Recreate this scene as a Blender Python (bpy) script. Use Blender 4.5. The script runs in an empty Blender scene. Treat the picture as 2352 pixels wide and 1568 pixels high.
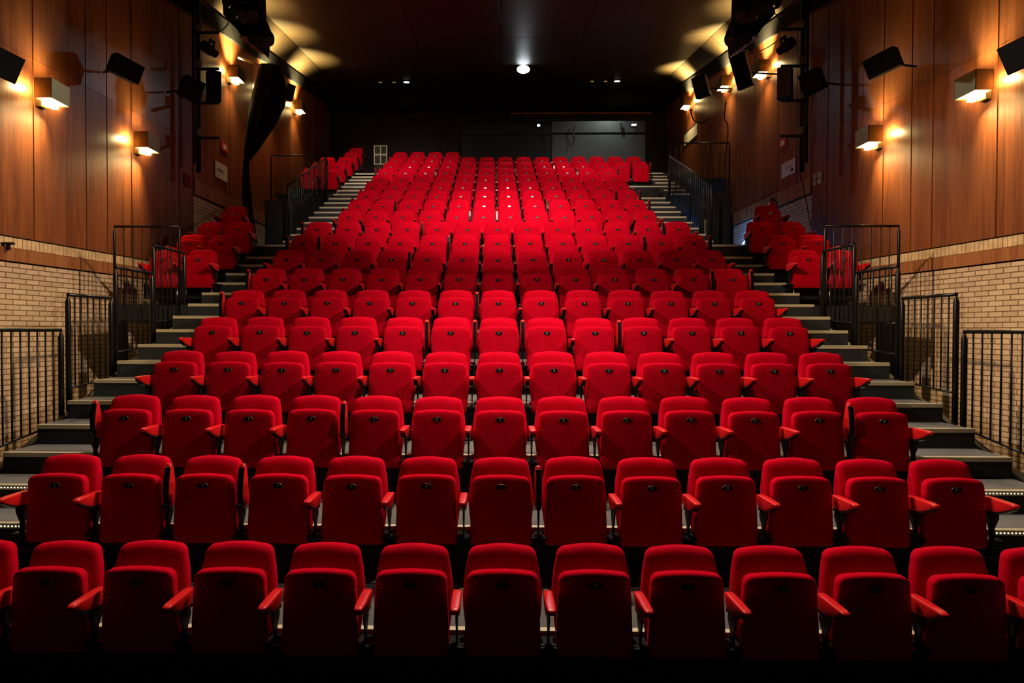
import bpy, bmesh, math, random
from mathutils import Vector, Matrix
random.seed(7)
SC = bpy.context.scene
COL = SC.collection

# ------------------------------------------------------------------ camera
F_PX = 1529.0
CAM_Z = 2.193
YAW, PIT, ROLL = math.radians(-.98094), math.radians(.94538), math.radians(.106)

def view_ray(a, b):
    u = a*math.cos(ROLL)+b*math.sin(ROLL); v = -a*math.sin(ROLL)+b*math.cos(ROLL)
    y2, x, z2 = 1., u, -v
    y = y2*math.cos(PIT)+z2*math.sin(PIT); Z = -y2*math.sin(PIT)+z2*math.cos(PIT)
    return Vector((x*math.cos(YAW)+y*math.sin(YAW), -x*math.sin(YAW)+y*math.cos(YAW), Z))
fw = view_ray(0, 0); rt = (view_ray(1, 0)-fw).normalized(); dn = (view_ray(0, 1)-fw).normalized()
cam = bpy.data.cameras.new('camera'); co = bpy.data.objects.new('camera', cam); COL.objects.link(co)
cam.sensor_width = 36; cam.lens = F_PX/2352*36; cam.shift_x = (1176-1108.28)/2352
cam.clip_start = .05; cam.clip_end = 100
m = Matrix.Identity(4)
for i, v in enumerate((rt, -dn, -fw)):
    for j in range(3): m[j][i] = v[j]
m[2][3] = CAM_Z
co.matrix_world = m
SC.camera = co

# ------------------------------------------------------------------ world, exposure, house lights
w = bpy.data.worlds.new('world'); SC.world = w; w.use_nodes = True
w.node_tree.nodes['Background'].inputs[0].default_value = (1, .8, .65, 1)
w.node_tree.nodes['Background'].inputs[1].default_value = .0012
SC.view_settings.view_transform = 'Standard'; SC.view_settings.look = 'None'
SC.view_settings.exposure = 0; SC.view_settings.gamma = 1

def spot(name, loc, aim, power, deg, blend=.6, size=.15, col=(1, .9, .8)):
    d = bpy.data.lights.new(name, 'SPOT'); d.energy = power; d.spot_size = math.radians(deg); d.spot_blend = blend
    d.shadow_soft_size = size; d.color = col
    o = bpy.data.objects.new(name, d); COL.objects.link(o); o.location = loc
    o.rotation_euler = (Vector(aim)-Vector(loc)).to_track_quat('-Z', 'Y').to_euler()
    return o
SCONCE_COL = (1, .74, .30)
# front of house spots, hung either side of the stalls above the first rows
spot('stage_spot_right', (4.6, 4.95, 6.4), (-2.0, 7.2, 1.8), 1050, 50, .7, .07)
spot('stage_spot_left', (-4.5, 4.95, 6.4), (2.3, 7.2, 1.8), 1000, 50, .7, .07)
# overhead wash grazing the front rows
spot('overhead_wash', (.3, 6.3, 7.9), (.2, 5.0, 0), 2100, 90, .9, .2, (1, .86, .74))
# spot that makes the pool on the upper rows
spot('upper_pool_spot', (.35, 8.0, 8.3), (.35, 13.9, 4.7), 1500, 32, 1, .12, (1, .88, .85))
spot('upper_wash', (.2, 7.0, 7.9), (.2, 13.4, 4.5), 2500, 73, 1, .3, (1, .85, .78))
spot('gallery_spot_left', (-2.6, 12.6, 8.9), (-2.9, 19.4, 6.9), 900, 40, 1, .12, (1, .88, .82))
spot('gallery_spot_right', (2.4, 12.6, 8.9), (2.9, 19.2, 6.8), 800, 40, 1, .12, (1, .88, .82))
# wall washers on the timber side walls
spot('wall_wash_left', (2.5, 4.5, 7.2), (-6.3, 8.3, 3.1), 2000, 37, .8, .10, (1, .74, .44))
spot('wall_wash_right', (-2.5, 4.5, 7.2), (6.5, 8.4, 3.5), 2500, 39, .8, .10, (1, .74, .44))

# ------------------------------------------------------------------ materials
def mat(name, col, rough=.6, metal=0., spec=.5, emit=None, estr=0., sheen=0., sheen_tint=None, coat=0.):
    mt = bpy.data.materials.new(name); mt.use_nodes = True
    b = mt.node_tree.nodes['Principled BSDF']
    b.inputs['Base Color'].default_value = (*col, 1); b.inputs['Roughness'].default_value = rough
    b.inputs['Metallic'].default_value = metal; b.inputs['Specular IOR Level'].default_value = spec
    b.inputs['Coat Weight'].default_value = coat
    if sheen: b.inputs['Sheen Weight'].default_value = sheen; b.inputs['Sheen Tint'].default_value = (*sheen_tint, 1)
    if emit: b.inputs['Emission Color'].default_value = (*emit, 1); b.inputs['Emission Strength'].default_value = estr
    return mt
def nodes(mt): return mt.node_tree.nodes, mt.node_tree.links, mt.node_tree.nodes['Principled BSDF']
def noise_vary(mt, c1, c2, scale=(1, 1, 1), nscale=5, detail=4, bump=0., bscale=None, obj=False):
    N, L, b = nodes(mt)
    tc = N.new('ShaderNodeTexCoord'); mp = N.new('ShaderNodeMapping'); nz = N.new('ShaderNodeTexNoise'); cr = N.new('ShaderNodeValToRGB')
    mp.inputs['Scale'].default_value = scale; nz.inputs['Scale'].default_value = nscale; nz.inputs['Detail'].default_value = detail
    cr.color_ramp.elements[0].color = (*c1, 1); cr.color_ramp.elements[1].color = (*c2, 1)
    cr.color_ramp.elements[0].position = .3; cr.color_ramp.elements[1].position = .7
    L.new(tc.outputs['Object'], mp.inputs[0]); L.new(mp.outputs[0], nz.inputs['Vector']); L.new(nz.outputs[0], cr.inputs[0]); L.new(cr.outputs[0], b.inputs['Base Color'])
    if bump:
        n2 = N.new('ShaderNodeTexNoise'); n2.inputs['Scale'].default_value = bscale or 200; bp = N.new('ShaderNodeBump'); bp.inputs['Strength'].default_value = bump
        bp.inputs['Distance'].default_value = .002
        L.new(tc.outputs['Object'], n2.inputs['Vector']); L.new(n2.outputs[0], bp.inputs['Height']); L.new(bp.outputs[0], b.inputs['Normal'])
    return mt
M = {}
M['red'] = noise_vary(mat('red_wool_fabric', (.6, .001, .012), .85, spec=.03, sheen=.2, sheen_tint=(1, .01, .05)), (.52, .0008, .011), (.64, .0012, .016), nscale=9, bump=.25, bscale=500)
M['redpad'] = mat('red_armrest_vinyl', (.72, .012, .012), .36, spec=.35)
M['black'] = mat('black_painted_steel', (.006, .006, .007), .5, spec=.2)
M['blackmatt'] = mat('matt_black', (.006, .0055, .006), .85, spec=.15)
M['blackgloss'] = mat('black_gloss', (.01, .009, .009), .22)
M['rail'] = mat('rail_black_steel', (.007, .006, .0055), .33, spec=.3)
M['chrome'] = mat('worn_steel', (.35, .34, .32), .3, 1)
M['badge'] = mat('badge_black', (.012, .012, .013), .25)
M['brass'] = mat('dark_brass', (.22, .17, .07), .38, .85)
M['digit'] = mat('badge_number', (.62, .6, .55), .5)
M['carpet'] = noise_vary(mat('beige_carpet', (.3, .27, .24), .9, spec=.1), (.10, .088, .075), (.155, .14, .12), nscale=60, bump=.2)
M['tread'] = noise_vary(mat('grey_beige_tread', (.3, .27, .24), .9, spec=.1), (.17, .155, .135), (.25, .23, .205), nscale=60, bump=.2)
M['riser'] = noise_vary(mat('black_riser', (.02, .02, .02), .7, spec=.2), (.012, .012, .012), (.022, .022, .022), nscale=4)
M['stepriser'] = noise_vary(mat('dark_step_riser', (.05, .05, .05), .75, spec=.2), (.030, .031, .031), (.045, .046, .046), nscale=6)
M['nosing'] = mat('cream_nosing_strip', (.70, .59, .36), .5)
M['floorblk'] = mat('black_stage_floor', (.012, .012, .013), .6)
M['curtain'] = noise_vary(mat('black_drape', (.008, .008, .009), .95, spec=.08), (.005, .005, .006), (.012, .012, .013), nscale=3)
M['booth'] = noise_vary(mat('charcoal_booth', (.05, .055, .055), .6, spec=.2), (.028, .032, .031), (.038, .042, .041), nscale=3)
M['boothshaded'] = mat('booth_panel_shaded', (.010, .011, .011), .7, spec=.15)  # unlit left end of the booth, its shade put into the colour
M['litgap'] = mat('lit_gap_tone', (.6, .45, .32), .6)  # lit wood seen through a gap, its brightness put into the colour
M['speaker'] = mat('speaker_black', (.004, .004, .005), .7, spec=.05)
M['grille'] = mat('speaker_grille', (.010, .011, .015), .8, spec=.05)
M['white'] = mat('white_paper', (.7, .68, .66), .7)
M['sign'] = mat('red_sign', (.55, .03, .05), .5)
M['cream'] = mat('cream_plastic', (.5, .48, .42), .5)
M['lampface'] = mat('spot_lens', (.8, .8, .8), .1, emit=(.85, .95, 1), estr=12)
M['downlight'] = mat('downlight_glow', (.9, .9, .9), .3, emit=(.9, .95, 1), estr=4)
M['downdim'] = mat('downlight_dim', (.2, .1, .04), .3, emit=(1, .45, .12), estr=.35)
M['grillegrey'] = mat('grey_speaker_face', (.07, .07, .08), .6)
M['sconce_glow'] = mat('sconce_diffuser', (.9, .8, .6), .4, emit=(1, .70, .26), estr=9)
M['glass'] = mat('dark_pane', (.035, .04, .028), .15)
M['frame'] = mat('pale_window_frame', (.55, .5, .33), .5)
M['extred'] = mat('extinguisher_red', (.6, .02, .02), .3)
M['ropewhite'] = mat('pale_rope', (.75, .68, .5), .7)
M['bluetube'] = mat('blue_tube_glow', (.6, .8, 1), .4, emit=(.35, .65, 1), estr=9)
M['greyplate'] = mat('grey_plate', (.16, .155, .12), .6)
M['grey'] = mat('dark_grey_board', (.024, .025, .023), .7, spec=.2)
M['led'] = mat('led_strip', (.5, .5, .45), .4)
def _led():
    N, L, b = nodes(M['led']); tc = N.new('ShaderNodeTexCoord'); sp = N.new('ShaderNodeSeparateXYZ')
    mu = N.new('ShaderNodeMath'); mu.operation = 'MULTIPLY'; mu.inputs[1].default_value = 36
    fr = N.new('ShaderNodeMath'); fr.operation = 'FRACT'; gt = N.new('ShaderNodeMath'); gt.operation = 'GREATER_THAN'; gt.inputs[1].default_value = .5
    m2 = N.new('ShaderNodeMath'); m2.operation = 'MULTIPLY'; m2.inputs[1].default_value = 1.3
    L.new(tc.outputs['Object'], sp.inputs[0]); L.new(sp.outputs[0], mu.inputs[0]); L.new(mu.outputs[0], fr.inputs[0]); L.new(fr.outputs[0], gt.inputs[0]); L.new(gt.outputs[0], m2.inputs[0])
    L.new(m2.outputs[0], b.inputs['Emission Strength']); b.inputs['Emission Color'].default_value = (1, .93, .7, 1)
_led()
def wood(name, dark, mid, light, rough=.38):
    mt = mat(name, mid, rough, spec=.4); N, L, b = nodes(mt)
    tc = N.new('ShaderNodeTexCoord'); sp = N.new('ShaderNodeSeparateXYZ'); L.new(tc.outputs['Object'], sp.inputs[0])
    # veneer strips about 9 cm wide, each its own tone
    mu = N.new('ShaderNodeMath'); mu.operation = 'MULTIPLY'; mu.inputs[1].default_value = 8.2; fl = N.new('ShaderNodeMath'); fl.operation = 'FLOOR'
    L.new(sp.outputs[1], mu.inputs[0]); L.new(mu.outputs[0], fl.inputs[0])
    wn = N.new('ShaderNodeTexWhiteNoise'); wn.noise_dimensions = '1D'; L.new(fl.outputs[0], wn.inputs['W'])
    mp = N.new('ShaderNodeMapping'); mp.inputs['Scale'].default_value = (9, 9, .55); L.new(tc.outputs['Object'], mp.inputs[0])
    nz = N.new('ShaderNodeTexNoise'); nz.inputs['Scale'].default_value = 2.4; nz.inputs['Detail'].default_value = 7; nz.inputs['Distortion'].default_value = .8; L.new(mp.outputs[0], nz.inputs['Vector'])
    mx = N.new('ShaderNodeMath'); mx.operation = 'MULTIPLY_ADD'; mx.inputs[1].default_value = .28; L.new(wn.outputs[0], mx.inputs[0]); L.new(nz.outputs[0], mx.inputs[2])
    cr = N.new('ShaderNodeValToRGB'); e = cr.color_ramp.elements; e[0].position = .35; e[0].color = (*dark, 1); e[1].position = .95; e[1].color = (*light, 1)
    e2 = cr.color_ramp.elements.new(.62); e2.color = (*mid, 1)
    L.new(mx.outputs[0], cr.inputs[0]); L.new(cr.outputs[0], b.inputs['Base Color'])
    return mt
M['wood'] = wood('sapele_veneer', (.13, .036, .012), (.21, .062, .020), (.30, .098, .032))
M['wooddark'] = wood('sapele_veneer_upper', (.12, .040, .015), (.18, .062, .024), (.25, .088, .034), .33)
M['backpanel'] = noise_vary(mat('dark_back_panel', (.03, .012, .01), .6, spec=.2), (.012, .0045, .004), (.020, .008, .0065), nscale=1)
M['beam'] = wood('timber_beam', (.22, .065, .02), (.34, .12, .04), (.46, .18, .07), .45)
M['ceiling'] = noise_vary(mat('bronze_ceiling_board', (.10, .07, .03), .5, spec=.35), (.034, .024, .012), (.046, .032, .016), nscale=.8)
def brick():
    mt = mat('buff_brick', (.4, .3, .2), .85, spec=.2); N, L, b = nodes(mt)
    tc = N.new('ShaderNodeTexCoord'); sp = N.new('ShaderNodeSeparateXYZ'); cb = N.new('ShaderNodeCombineXYZ')
    L.new(tc.outputs['Object'], sp.inputs[0]); L.new(sp.outputs[1], cb.inputs[0]); L.new(sp.outputs[2], cb.inputs[1])
    bt = N.new('ShaderNodeTexBrick'); L.new(cb.outputs[0], bt.inputs['Vector'])
    bt.inputs['Scale'].default_value = 1; bt.inputs['Brick Width'].default_value = .225; bt.inputs['Row Height'].default_value = .07
    bt.inputs['Mortar Size'].default_value = .007; bt.inputs['Mortar Smooth'].default_value = .3; bt.inputs['Bias'].default_value = 0
    bt.inputs['Color1'].default_value = (.86, .60, .38, 1); bt.inputs['Color2'].default_value = (.68, .45, .28, 1); bt.inputs['Mortar'].default_value = (.26, .14, .07, 1)
    nz = N.new('ShaderNodeTexNoise'); nz.inputs['Scale'].default_value = 25; nz.inputs['Detail'].default_value = 5
    L.new(tc.outputs['Object'], nz.inputs['Vector'])
    mx = N.new('ShaderNodeMix'); mx.data_type = 'RGBA'; mx.blend_type = 'OVERLAY'; mx.inputs[0].default_value = .25
    L.new(bt.outputs['Color'], mx.inputs[6]); L.new(nz.outputs[0], mx.inputs[7]); L.new(mx.outputs[2], b.inputs['Base Color'])
    bp = N.new('ShaderNodeBump'); bp.inputs['Strength'].default_value = 1; bp.inputs['Distance'].default_value = .014; bp.invert = True
    L.new(bt.outputs['Fac'], bp.inputs['Height']); L.new(bp.outputs[0], b.inputs['Normal'])
    return mt
M['brick'] = brick()
M['soldier'] = noise_vary(mat('buff_soldier_brick', (.45, .33, .21), .85, spec=.2), (.5, .34, .19), (.78, .55, .33), nscale=7)

# ------------------------------------------------------------------ mesh helpers
def link(name, me, parent=None, loc=None, mats=()):
    o = bpy.data.objects.new(name, me); COL.objects.link(o)
    if parent: o.parent = parent
    if loc is not None: o.location = loc
    return o
class MB:
    def __init__(s): s.bm = bmesh.new(); s.mi = 0; s.mats = []
    def use(s, key):
        mt = M[key]
        if mt not in s.mats: s.mats.append(mt)
        s.mi = s.mats.index(mt); return s
    def face(s, pts, smooth=False):
        f = s.bm.faces.new([s.bm.verts.new(p) for p in pts]); f.material_index = s.mi; f.smooth = smooth; return f
    def box(s, x0, x1, y0, y1, z0, z1, bev=0., M4=None):
        vs = [s.bm.verts.new((x, y, z)) for x in (x0, x1) for y in (y0, y1) for z in (z0, z1)]
        fs = []
        for q in ((0, 1, 3, 2), (4, 6, 7, 5), (0, 4, 5, 1), (2, 3, 7, 6), (0, 2, 6, 4), (1, 5, 7, 3)):
            f = s.bm.faces.new([vs[i] for i in q]); f.material_index = s.mi; fs.append(f)
        if bev:
            es = list({e for f in fs for e in f.edges})
            r = bmesh.ops.bevel(s.bm, geom=es, offset=bev, segments=2, affect='EDGES', profile=.5)
            vs = list({v for f in r['faces'] for v in f.verts} | {v for v in vs if v.is_valid})
            for f in r['faces']: f.material_index = s.mi
        if M4 is not None:
            for v in vs:
                if v.is_valid: v.co = M4 @ v.co
        return s
    def hexa(s, a, b):                       # two quads of 4 points joined into a solid
        va = [s.bm.verts.new(p) for p in a]; vb = [s.bm.verts.new(p) for p in b]
        for q in ([va[3], va[2], va[1], va[0]], vb): s.bm.faces.new(q).material_index = s.mi
        for i in range(4):
            j = (i+1) % 4; s.bm.faces.new([va[i], va[j], vb[j], vb[i]]).material_index = s.mi
        return s
    def prism(s, poly, axis, a, b):           # poly of 2D points extruded along an axis
        def P(p, t): return {'x': (t, p[0], p[1]), 'y': (p[0], t, p[1]), 'z': (p[0], p[1], t)}[axis]
        va = [s.bm.verts.new(P(p, a)) for p in poly]; vb = [s.bm.verts.new(P(p, b)) for p in poly]; n = len(poly)
        for q in (va[::-1], vb): s.bm.faces.new(q).material_index = s.mi
        for i in range(n):
            j = (i+1) % n; s.bm.faces.new([va[i], va[j], vb[j], vb[i]]).material_index = s.mi
        return s
    def tube(s, pts, r, n=8, r2=None, caps=True):
        pts = [Vector(p) for p in pts]; rings = []; up = None
        for i, p in enumerate(pts):
            d = (pts[min(i+1, len(pts)-1)]-pts[max(i-1, 0)]).normalized()
            a = d.orthogonal().normalized() if up is None else (up-d*up.dot(d)).normalized()
            up = a; b = d.cross(a)
            rr = r if r2 is None else r+(r2-r)*i/(len(pts)-1)
            rings.append([s.bm.verts.new(p+rr*(math.cos(2*math.pi*k/n)*a+math.sin(2*math.pi*k/n)*b)) for k in range(n)])
        for A, B in zip(rings, rings[1:]):
            for k in range(n):
                f = s.bm.faces.new([A[k], A[(k+1) % n], B[(k+1) % n], B[k]]); f.material_index = s.mi; f.smooth = True
        if caps:
            for R in (rings[0][::-1], rings[-1]): s.bm.faces.new(R).material_index = s.mi
        return s
    def loft(s, rings, cap=True, smooth=True):
        rs = [[s.bm.verts.new(p) for p in r] for r in rings]; n = len(rs[0])
        for A, B in zip(rs, rs[1:]):
            for k in range(n):
                f = s.bm.faces.new([A[k], A[(k+1) % n], B[(k+1) % n], B[k]]); f.material_index = s.mi; f.smooth = smooth
        if cap:
            for R in (rs[0][::-1], rs[-1]):
                f = s.bm.faces.new(R); f.material_index = s.mi; f.smooth = smooth
        return s
    def mesh(s, name):
        bmesh.ops.recalc_face_normals(s.bm, faces=s.bm.faces[:])
        me = bpy.data.meshes.new(name); s.bm.to_mesh(me); s.bm.free()
        for mt in s.mats: me.materials.append(mt)
        return me
    def build(s, name, parent=None, loc=None): return link(name, s.mesh(name), parent, loc)
def B(key): return MB().use(key)
def thing(name, loc, label, cat, group=None, rz=0):
    o = bpy.data.objects.new(name, None); COL.objects.link(o); o.location = loc; o.rotation_euler = (0, 0, rz); o.empty_display_size = .1
    o['label'] = label; o['category'] = cat
    if group: o['group'] = group
    return o
def tag(o, label, cat, group=None):
    o['label'] = label; o['category'] = cat
    if group: o['group'] = group
    return o
def struct(o): o['kind'] = 'structure'; return o

# ------------------------------------------------------------------ room geometry numbers
def E(n):  # y of the front edge of platform n
    return 4.03+.898*(n-2) if n <= 11 else 13.47+.905*(n-12)
def PZ(n):  # floor height of platform n
    return .366*(n-1) if n <= 10 else 3.745+.388*(n-11)
def BY(k):  # badge plane y of row k
    return 3.874+.898*(k-1) if k <= 10 else 13.315+.905*(k-11)
WL = [(-6.94, 2.0), (-5.96, 13.1), (-5.80, 23.5)]
WR = [(7.09, 2.0), (6.19, 13.1), (6.00, 23.5)]
def wall_x(side, y):
    W = WL if side < 0 else WR
    (x0, y0), (x1, y1) = (W[0], W[1]) if y <= 13.1 else (W[1], W[2])
    return x0+(x1-x0)*(y-y0)/(y1-y0)
def ceil_z(y): return 9.83+.13*(y-17.3)
def wood_z(y): return 3.42 if y < 13.1 else 5.2     # underside of the timber cladding

# ------------------------------------------------------------------ floor, steps
fl = MB()
fl.use('floorblk').box(-8, 8, -2, 4.03, -.2, 0)
for n in range(2, 20):
    x0, x1 = (-3.5, 3.62) if n <= 10 else ((-7, 7) if n == 11 else ((-3.25, 3.37) if n < 17 else (-3.25, 4.42)))
    y1 = E(n+1) if n < 19 else 23.6
    if n == 19: x0, x1 = -5.6, 5.9
    z = PZ(n)
    fl.use('riser').box(x0, x1, E(n), y1+(.02 if n < 19 else 0), PZ(n-1)-.6, z-.012)
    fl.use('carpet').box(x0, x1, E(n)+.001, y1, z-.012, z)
fl.use('floorblk').box(-7, -4.3, 13.47, 17.1, 3.2, 3.745).box(4.4, 7, 13.47, 17.1, 3.2, 3.745)
fl.use('floorblk').box(-8, -4.37, 4.03, 12.1, -.3, .45).box(4.5, 8, 4.03, 12.1, -.3, .45)
fo = struct(fl.build('floor'))
for n in range(2, 20):
    x0, x1 = (-3.5, 3.62) if n <= 10 else ((-4.36, 4.49) if n == 11 else ((-3.25, 3.37) if n < 17 else (-3.25, 4.42)))
    B('nosing').box(x0, x1, E(n)-.006, E(n)+.045, PZ(n)-.03, PZ(n)+.004, .003).build('edge_strip', fo)

def stairs(side, name_lbl, steps, stringer=False):
    # steps: list of (x0, x1, y0, y1, ztop, zbottom, led)
    t = thing('aisle_staircase', (0, steps[0][2], 0), name_lbl, 'stairs', 'aisle staircases')
    oy = steps[0][2]
    for x0, x1, y0, y1, z, zb, led in steps:
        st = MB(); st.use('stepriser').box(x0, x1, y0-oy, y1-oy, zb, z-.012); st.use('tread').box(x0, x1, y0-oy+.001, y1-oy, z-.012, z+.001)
        so = st.build('step', t)
        B('nosing').box(x0+.002, x1-.002, y0-oy-.008, y0-oy+.045, z-.034, z+.006, .003).build('nosing', so)
        if led: B('led').box(x0+.02, x1-.02, y0-oy-.011, y0-oy-.0075, z-.020, z-.012).build('led_strip', so)
    if stringer:
        xa = steps[0][0]-.07 if side < 0 else steps[0][1]+.005; ya, yb = steps[0][2], steps[-1][3]; za, zb_ = steps[0][4], steps[-1][4]
        B('black').prism([(.0, za-.62), (0, za-.08), (yb-oy, zb_-.08), (yb-oy, zb_-.62)], 'x', xa, xa+.065).build('stringer', t)
    return t
S = []
for n in range(1, 11):
    z = PZ(n); 
    if n > 1: S.append((0, 1, E(n), E(n)+.46, z, z-.42, n <= 3))
    S.append((0, 1, E(n)+.449 if n > 1 else 3.58, E(n+1)+.01, z+.183, z-.3, n <= 3))
S = [s for s in S if s[2] < 12.0]
stairs(-1, 'long beige stepped aisle left of the main seat block, below the cross aisle', [(-4.36, -3.505, *s[2:]) for s in S], True)
stairs(1, 'long beige stepped aisle right of the main seat block, below the cross aisle', [(3.625, 4.49, *s[2:]) for s in S], True)
S = []
for n in range(11, 19):
    z = PZ(n)
    S.append((0, 1, E(n+1)-.452, E(n+1)+.01, z+.194, z-.3, False))
    S.append((0, 1, E(n+1), E(n+1)+.46, PZ(n+1), z-.1, False))
stairs(-1, 'narrow upper stair with cream nosings climbing left of the rear seats', [(-4.14, -3.255, *s[2:]) for s in S])
S2 = [(3.375, 4.25, *s[2:]) for s in S if s[2] < 16.9]
S3 = [(4.425, 4.98, *s[2:]) for s in S if s[2] >= 16.9]
stairs(1, 'narrow upper stair with cream nosings climbing right of the rear seats', S2)
stairs(1, 'short bright-edged flight beside the two end seats at the top right', S3)

# ------------------------------------------------------------------ side walls
def px_y(side, t):     # y on a side wall where x/y equals t
    W = WL if side < 0 else WR
    for (x0, y0), (x1, y1) in zip(W, W[1:]):
        k = (x1-x0)/(y1-y0); y = (x0-k*y0)/(t-k)
        if y <= y1+.01: break
    return y
def side_wall(side, seams, name):
    wb = MB(); inn = -side        # direction pointing into the room
    def slab(y0, y1, z0, z1, depth, back=0.):
        xa, xb = wall_x(side, y0), wall_x(side, y1); d0 = inn*depth; d1 = inn*back
        wb.hexa([(xa+d1, y0, z0), (xa+d0, y0, z0), (xa+d0, y0, z1), (xa+d1, y0, z1)], [(xb+d1, y1, z0), (xb+d0, y1, z0), (xb+d0, y1, z1), (xb+d1, y1, z1)])
    wb.use('blackmatt'); slab(2.0, 13.1, -.3, 12, -.01, -.3); slab(13.1, 23.6, 3, 12, -.01, -.3)
    ys = [2.0]+seams+[23.5]
    for i, (a, b) in enumerate(zip(ys, ys[1:])):
        for (p, q) in (((a, b),) if not (a < 13.1 < b) else ((a, 13.1), (13.1, b))):
            zb = wood_z((p+q)/2); g = .012
            if q <= 13.11:
                wb.use('wood'); slab(p+g, q-g, zb, 5.885, .02)
                wb.use('wooddark'); slab(p+g, q-g, 5.89, 10.2, .02)
            else:
                wb.use('wood'); slab(p+g, q-g, zb, 9.6+.1*(q-13.1), .02)
    # brick below with a timber beam and a soldier course
    wb.use('brick'); slab(2.0, 13.1, -.2, 3.07, .02); slab(13.1, 17.1, 3.7, 4.85, .02)
    wb.use('soldier'); y = 2.0
    while y < 13.05:
        slab(y+.006, y+.069, 3.27, 3.40, .022+.005*random.random()); y += .075
    wb.use('blackmatt'); slab(2, 13.1, 3.2, 3.42, .012)
    y = 2.0
    for L_ in (1.9, 2.2, 2.5, 1.8, 2.7):
        wb.use('beam'); slab(y, min(y+L_, 13.1)-.004, 3.09, 3.26, .05); y += L_
    wb.use('beam'); slab(13.1, 17.1, 4.88, 5.18, .05)
    return struct(wb.build(name))
sl = sorted(px_y(-1, (p-1134)/1529) for p in (65, 188, 237, 294, 405, 437, 522, 575, 600, 624, 672, 715, 740))
sr = sorted(px_y(1, (p-1134)/1529) for p in (2272, 2128, 2080, 2017, 1970, 1892, 1853, 1822, 1780, 1748, 1724, 1687, 1640, 1593, 1575, 1555, 1535))
wl = side_wall(-1, [1.9+1.0, 4.4, 6.0, 7.4]+[y for y in sl if y > 8.3], 'wall_left')
wr = side_wall(1, [2.9, 4.4, 6.0, 7.4]+[y for y in sr if y > 8.0], 'wall_right')
bw = MB(); bw.use('blackmatt').box(-6.1, 6.4, 23.5, 23.7, 5, 12); bw.use('backpanel')
xs = [-5.75, -4.3, -3.1, -1.9, -.7, .5, 1.7, 2.9, 4.1, 5.97]
for a, b in zip(xs, xs[1:]): bw.box(a+.01, b-.01, 23.45, 23.5, 6.6, 9.85)
struct(bw.build('wall_back'))
fb = B('blackmatt').box(-5.78, 6.0, 22.95, 23.2, 9.85, 10.9)
struct(fb.build('trim_1'))
B('beam').box(.6, 5.5, 23.40, 23.448, 9.76, 9.80).build('trim_2')['kind'] = 'structure'

CZ = ceil_z
cb = MB(); cb.use('blackmatt')
def cslab(x0, x1, y0, y1, t0, t1, g=.008):
    a, b = y0+g, y1-g; ceil_z = lambda y: CZ(y)
    if x0 < -7 and x1 < 0 or x1 > 7 and x0 > 0:      # coved outer strips come down to the wall head
        side = -1 if x0 < 0 else 1; q = []
        for y in (a, b):
            xo, xi = wall_x(side, y), (x1-g if side < 0 else x0+g); zo = 8.77+.16*(y-13.35) if y > 9.5 else CZ(y)-.4
            r = [(xo, y, zo+t0), (xi, y, CZ(y)+t0), (xi, y, CZ(y)+t1), (xo, y, zo+t1)]
            q.append(r)
        cb.hexa(*q); return
    cb.hexa([(x0+g, a, ceil_z(a)+t0), (x1-g, a, ceil_z(a)+t0), (x1-g, a, ceil_z(a)+t1), (x0+g, a, ceil_z(a)+t1)], [(x0+g, b, ceil_z(b)+t0), (x1-g, b, ceil_z(b)+t0), (x1-g, b, ceil_z(b)+t1), (x0+g, b, ceil_z(b)+t1)])
cslab(-6.9, 6.9, -2, 23.7, .03, .2)
cb.use('ceiling')
cx_ = [-7.4, -5.4, -2.1, .15, 2.3, 5.65, 7.4]; cy_ = [2, 6.2, 9.0, 11.8, 14.6, 17.6, 20.3, 23.4]
for a, b in zip(cx_, cx_[1:]):
    for c, d in zip(cy_, cy_[1:]): cslab(a, b, c, d, 0, .028)
struct(cb.build('ceiling'))

# black bands along the head of each side wall
def bz(y): return 8.43+.16*(y-13.35)
for side in (-1, 1):
    inn = -side; mb = B('curtain')
    for y0, y1 in ((9.5, 13.1), (13.1, 22.9)):
        a, b = wall_x(side, y0)+inn*.025, wall_x(side, y1)+inn*.025; d = inn*.05
        mb.hexa([(a, y0, bz(y0)), (a+d, y0, bz(y0)), (a+d, y0, bz(y0)+.34), (a, y0, bz(y0)+.34)], [(b, y1, bz(y1)), (b+d, y1, bz(y1)), (b+d, y1, bz(y1)+.34), (b, y1, bz(y1)+.34)])
    struct(mb.build('trim_%d' % (4 if side < 0 else 5)))

# ------------------------------------------------------------------ seats
def outline(wt, wb_, z0, z1, rt_, rb_, arch=.010, n=7, wm=None, zm=None):
    """closed loop of (x,z): straight tapering sides, rounded corners, slightly arched top"""
    pts = []
    def hw(z):
        if wm is None: return (wb_+(wt-wb_)*(z-z0)/(z1-z0))/2
        if z < zm: return (wb_+(wm-wb_)*(z-z0)/(zm-z0))/2
        t = (z-zm)/(z1-zm); return (wm+(wt-wm)*t*t*.5+(wt-wm)*t*.5)/2
    for k in range(n+1):
        a = math.pi/2*k/n; z = z0+rb_*(1-math.sin(a)); x = hw(z0+rb_)-rb_*(1-math.cos(a)); pts.append((x, z))
    pts = pts[::-1]
    for k in range(1, 6): z = z0+rb_+(z1-rt_-z0-rb_)*k/6; pts.append((hw(z), z))
    for k in range(n+1):
        a = math.pi/2*k/n; xr = hw(z1-rt_*.6)-rt_*(1-math.cos(a)); z = z1-rt_*(1-math.sin(a)); pts.append((xr, z))
    right = pts[:]
    xt = right[-1][0]
    top = [(xt*(1-2*k/8), z1+arch*(1-(1-2*k/8)**2)) for k in range(1, 8)]
    left = [(-x, z) for x, z in right[::-1]]
    return right+top+left
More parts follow.
